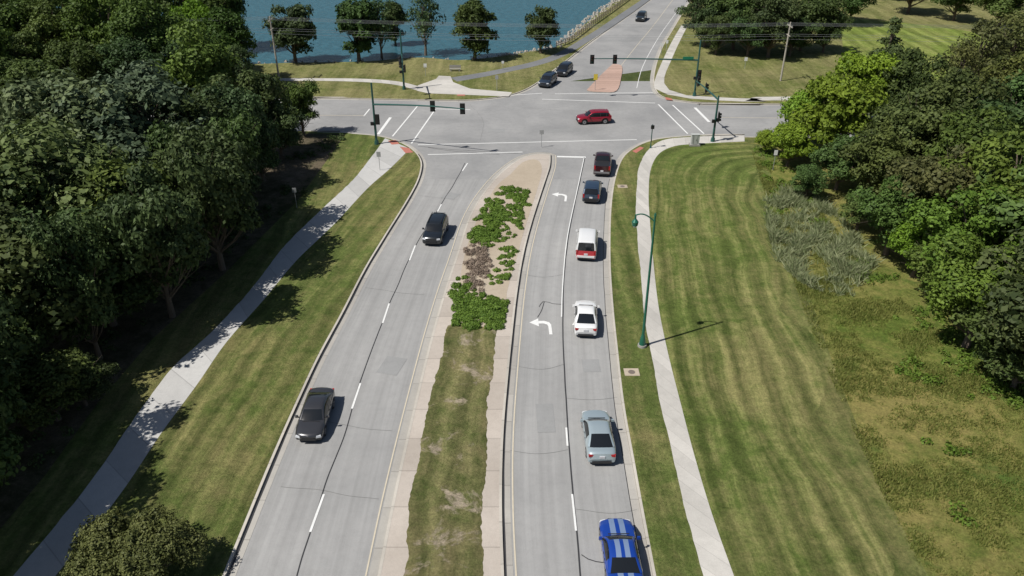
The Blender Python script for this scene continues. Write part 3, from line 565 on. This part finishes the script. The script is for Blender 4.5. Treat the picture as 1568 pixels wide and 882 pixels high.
def car(name,kind,px,py,fr,rr,paint,low=None,stripe=None,zc=.7,rails=False):
    k=KIND[kind];L,W=k['L'],k['W'];hl=L/2;hw=W/2;wr=k['wr']
    mats=[paint,M_glass,M_trim,M_tyre,M_rim,M_hl,M_tl,M_plate,low or paint,stripe or paint]
    mb=MB(); ts=sorted(set([1,.995,.985,.96,.93]+[round(x,3) for x in np.linspace(-.9,.9,46)]+[-.93,-.96,-.975,-.985,-.995,-1]+[p[0] for p in k['top']]),reverse=True)
    fx=[.9,.72,.44,.12,0]; fb=.16 if kind in('suv','pickup','van') else .22; rb=.06 if kind in('van','pickup') else .12
    def bow(x,t): 
        u=(x/hw)**2
        return -fb*u*max(t,0)**5 + rb*u*max(-t,0)**5 if abs(t)>.3 else 0
    rows=[]
    for t in ts:
        zt=lerp_profile(k['top'],t); w=hw*(1-.02*t*t-.09*abs(t)**12-(.05 if abs(t)>.99 else 0))
        zb=.24+(.08 if abs(t)>.95 else 0)
        for a in k['ax']:
            d=(t-a)*hl; ra=wr+.07
            if abs(d)<ra: zb=max(zb,wr+math.sqrt(ra*ra-d*d))
        zs=max(zt-.10,zb+.03); dr=.07*max(0,abs(t)-.55)/.45
        half=[(w*.95,zb),(w,zb+(zs-zb)*.25),(w*1.0,zb+(zs-zb)*.62),(w*.965,zs-dr*.3),(w*fx[0],max(zt-.03-dr*.5,zs+.01)),(w*fx[1],zt-dr*.2),(w*fx[2],zt+.016),(w*fx[3],zt+.022),(0,zt+.024)]
        full=[(-x,z) for x,z in half]+[(x,z) for x,z in half[-2::-1]]
        rows.append([(x,t*hl+bow(x,t),z) for x,z in full])
    nc=len(rows[0])
    def mf(i,j):
        jj=min(j,nc-2-j)
        if jj==0 and kind in('suv','van') and not low: return 2
        if low and ts[i]<-.965 and jj>=2: return 8
        if jj==6 and stripe: return 9
        return 0
    mb.grid(rows,mf)
    for r,mm in((rows[0],0),(rows[-1],8 if low else 0)):
        b0=len(mb.v); mb.v+=[tuple(p) for p in r]; mb.f.append(tuple(range(b0,b0+len(r)))); mb.m.append(mm); mb.uv.append(None)
    mb.box((0,0,.30),(W*.84,L*.90,.12),2)
    rf=k['roof']; tl=[p[0] for p in rf]; t0,t1,t2,t3=tl[0],tl[k['iw']],tl[k['ir']],tl[-1]
    bp=(t1+t2)/2-.02; pil=[(bp+.016,bp-.016)]
    if kind in('suv','van'): pil.append((t2+.16,t2+.11))
    st=sorted(set(tl+[x for p in pil for x in p]),reverse=True)
    zmax=max(p[1] for p in rf); rows=[]; narrow=.74 if kind in('sedan','coupe') else .82
    for t in st:
        zr=lerp_profile(rf,t); zb=lerp_profile(k['top'],t)-.02; kk=min(max((zr-zb)/(zmax-zb),0),1)
        wb=hw*(.94-.05*max(0,(abs(t-bp)-.35))); wt=hw*narrow; we=wb+(wt-wb)*kk**.85
        half=[(wb,zb-.02),((wb*.45+we*.55)+.012*kk,zb+(zr-zb)*.5),(we,max(zr-.10*kk,zb)),(we-.045-.02*kk,zr-.035*kk),(we-.11-.03*kk,zr),(we*.52,zr+.016*kk),(we*.14,zr+.024*kk),(0,zr+.025*kk)]
        full=[(-x,z) for x,z in half]+[(x,z) for x,z in half[-2::-1]]
        f2=min(1,max(0,(t-bp)/(t0-bp)))**1.5; r2=min(1,max(0,(bp-t)/(bp-t3)))**1.5
        rows.append([(x,t*hl-.20*(x/hw)**2*f2+(.16 if kind in('sedan','coupe') else .06)*(x/hw)**2*r2,z) for x,z in full])
    nc2=len(rows[0])
    def gf(i,j):
        jj=min(j,nc2-2-j); m_=(st[i]+st[i+1])/2
        front=m_>t1; rear=m_<t2
        if jj<=1:
            for p in pil:
                if p[1]-1e-6<=m_<=p[0]+1e-6: return 2
            return 0 if rear else 1
        if jj in(2,3): return 0
        if front or rear: return 1
        if stripe and jj==5: return 9
        return 0
    mb.grid(rows,gf)
    for a in k['ax']:
        for sx in(-1,1):
            x0=sx*(hw-.24);x1=sx*(hw-.012); mb.cyl((x0,a*hl,wr),(x1,a*hl,wr),wr,m=3,n=20)
            mb.cyl((x1,a*hl,wr),(x1+sx*.012,a*hl,wr),wr*.66,m=4,n=14)
            mb.cyl((x1,a*hl,wr),(x1+sx*.02,a*hl,wr),wr*.18,m=2,n=8)
    zf=lerp_profile(k['top'],.97);zr_=lerp_profile(k['top'],-.97); tall=kind in('suv','van','pickup')
    for sx in(-1,1):
        mb.box((sx*hw*.70,hl*.955-fb*.5,zf-.09),(hw*.38,.24,.14),5,-sx*.32,.8)
        if tall: mb.box((sx*hw*.83,-hl*.972+rb*.55,zr_-.16),(hw*.17,.14,.42),6)
        elif kind=='coupe': mb.box((sx*hw*.62,-hl*.975+rb*.35,zr_-.17),(hw*.42,.14,.14),6,-sx*.12)
        else: mb.box((sx*hw*.70,-hl*.968+rb*.5,zr_-.15),(hw*.40,.14,.16),6,-sx*.16)
        mt=t0-.14; zz=lerp_profile(k['top'],mt)
        mb.box((sx*(hw+.08),hl*mt,zz+.10),(.2,.13,.15),0,0,.8); mb.box((sx*(hw-.03),hl*mt,zz+.03),(.12,.06,.05),2)
        if rails: mb.box((sx*hw*.66,hl*(t1+t2)/2,zmax+.045),(.05,hl*abs(t1-t2)*.95,.04),2)
        for dt in (t1+.03,bp,t2+.04): mb.box((sx*(hw*1.0-.003),hl*dt,.62),(.008,.012,.55),2)
        mb.box((sx*(hw*.99),hl*(bp+.07),.84),(.03,.16,.03),2); mb.box((sx*(hw*.99),hl*(t2+.12),.84),(.03,.16,.03),2)
    mb.box((0,hl*.990,zf-.14),(hw*.85,.06,.16),2); mb.box((0,hl*.985,.42),(hw*1.1,.08,.16),2)
    mb.box((0,-hl*.998,zr_-.2 if not tall else .78),(.34,.04,.17),7); mb.box((0,-hl*.985,.36),(hw*1.3,.09,.14),2)
    if kind in('suv','van'): mb.box((0,-hl*(-t2-.02),zmax-.05),(hw*1.1,.16,.04),0); mb.box((0,-hl*.985,.55),(hw*1.6,.14,.2),2 if not low else 0)
    if kind=='pickup':
        mb.box((0,-hl*.645,1.315),(hw*1.6,hl*.60,.02),2); mb.box((0,-hl*.985,.6),(hw*1.7,.18,.2),4)
    if kind=='coupe': mb.box((0,-hl*.93,1.13),(hw*1.5,.16,.03),0)
    mb.box((0,hl*(t0+.012),lerp_profile(k['top'],t0)+.018),(hw*1.2,.07,.02),2)
    f=Vector(G(*fr));r_=Vector(G(*rr));d=(f-r_).normalized(); ang=math.atan2(d.y,d.x)-math.pi/2
    x,y=G(px,py,zc); return mb.obj(name,mats,(x,y,.016),ang,smooth_ang=38)
def paint(n,c,metal=.35): return simple(n,c,.28,metal,1.0,.02,1)
car('sport_utility_vehicle','suv',667,350,(655,375),(677,325),paint('black_paint',(.02,.024,.028)),zc=.85,rails=True)
car('sedan_car','sedan',483,632,(468,682),(498,592),paint('charcoal_paint',(.05,.05,.054)))
car('pickup_truck','pickup',923,247,(924,232),(921,265),paint('maroon_paint',(.05,.012,.015)),zc=.9)
car('sport_utility_vehicle','suv',907,289,(911,262),(903,310),paint('navy_paint',(.035,.06,.10)),zc=.85)
car('passenger_van','van',899,368,(903,330),(896,400),paint('white_paint_van',(.75,.75,.74),0),low=paint('red_paint_van',(.45,.02,.03),0),zc=1.0)
car('sedan_car','sedan',897,483,(897,455),(897,510),paint('white_paint_car',(.78,.78,.77),0))
car('sedan_car','sedan',916,663,(908,610),(923,705),paint('silver_paint',(.42,.50,.53),.4))
car('sports_car','coupe',950,843,(940,780),(960,900),paint('blue_paint',(.012,.06,.36),.3),stripe=paint('silver_stripe',(.24,.33,.50),.3))
car('sport_utility_vehicle','suv',909,179,(880,181),(940,178.5),paint('red_paint',(.30,.01,.025),.3),zc=.8)
car('sport_utility_vehicle','suv',839,122,(820,136),(862,103),paint('blue_grey_paint',(.03,.045,.07)),zc=.8)
car('sport_utility_vehicle','suv',864,106,(846,120),(888,86),paint('dark_paint',(.02,.025,.035)),zc=.8)
car('sport_utility_vehicle','suv',982,25,(972,36),(996,10),paint('dark_grey_paint',(.03,.04,.045)),zc=.8)
# ---------- light, sky, camera ----------
az_sh=math.atan2(3.5,7.1); el=R(55)
d=Vector((math.cos(az_sh)*math.cos(el),math.sin(az_sh)*math.cos(el),-math.sin(el)))
sl=bpy.data.lights.new('sun','SUN'); sl.energy=5.0; sl.angle=R(.5); sl.color=(1,.965,.91)
so=bpy.data.objects.new('sun',sl); scene.collection.objects.link(so); so.rotation_euler=d.to_track_quat('-Z','Y').to_euler(); so.location=(-50,-30,80)
w=bpy.data.worlds.new('World'); scene.world=w; w.use_nodes=True; nt=w.node_tree
sk=nt.nodes.new('ShaderNodeTexSky'); sk.sky_type='NISHITA'; sk.sun_disc=False; sk.sun_elevation=el
sv=-d; sk.sun_rotation=math.atan2(sv.x,sv.y)
nt.links.new(sk.outputs[0],nt.nodes['Background'].inputs[0]); nt.nodes['Background'].inputs[1].default_value=.058
cam=bpy.data.cameras.new('camera'); cam.lens=F/1568*36; cam.sensor_width=36; cam.clip_end=6000
co=bpy.data.objects.new('camera',cam); scene.collection.objects.link(co); co.location=(0,0,H_CAM); co.rotation_euler=(math.pi/2-PITCH,0,0); scene.camera=co
scene.view_settings.view_transform='Standard'; scene.view_settings.look='None'; scene.view_settings.exposure=0
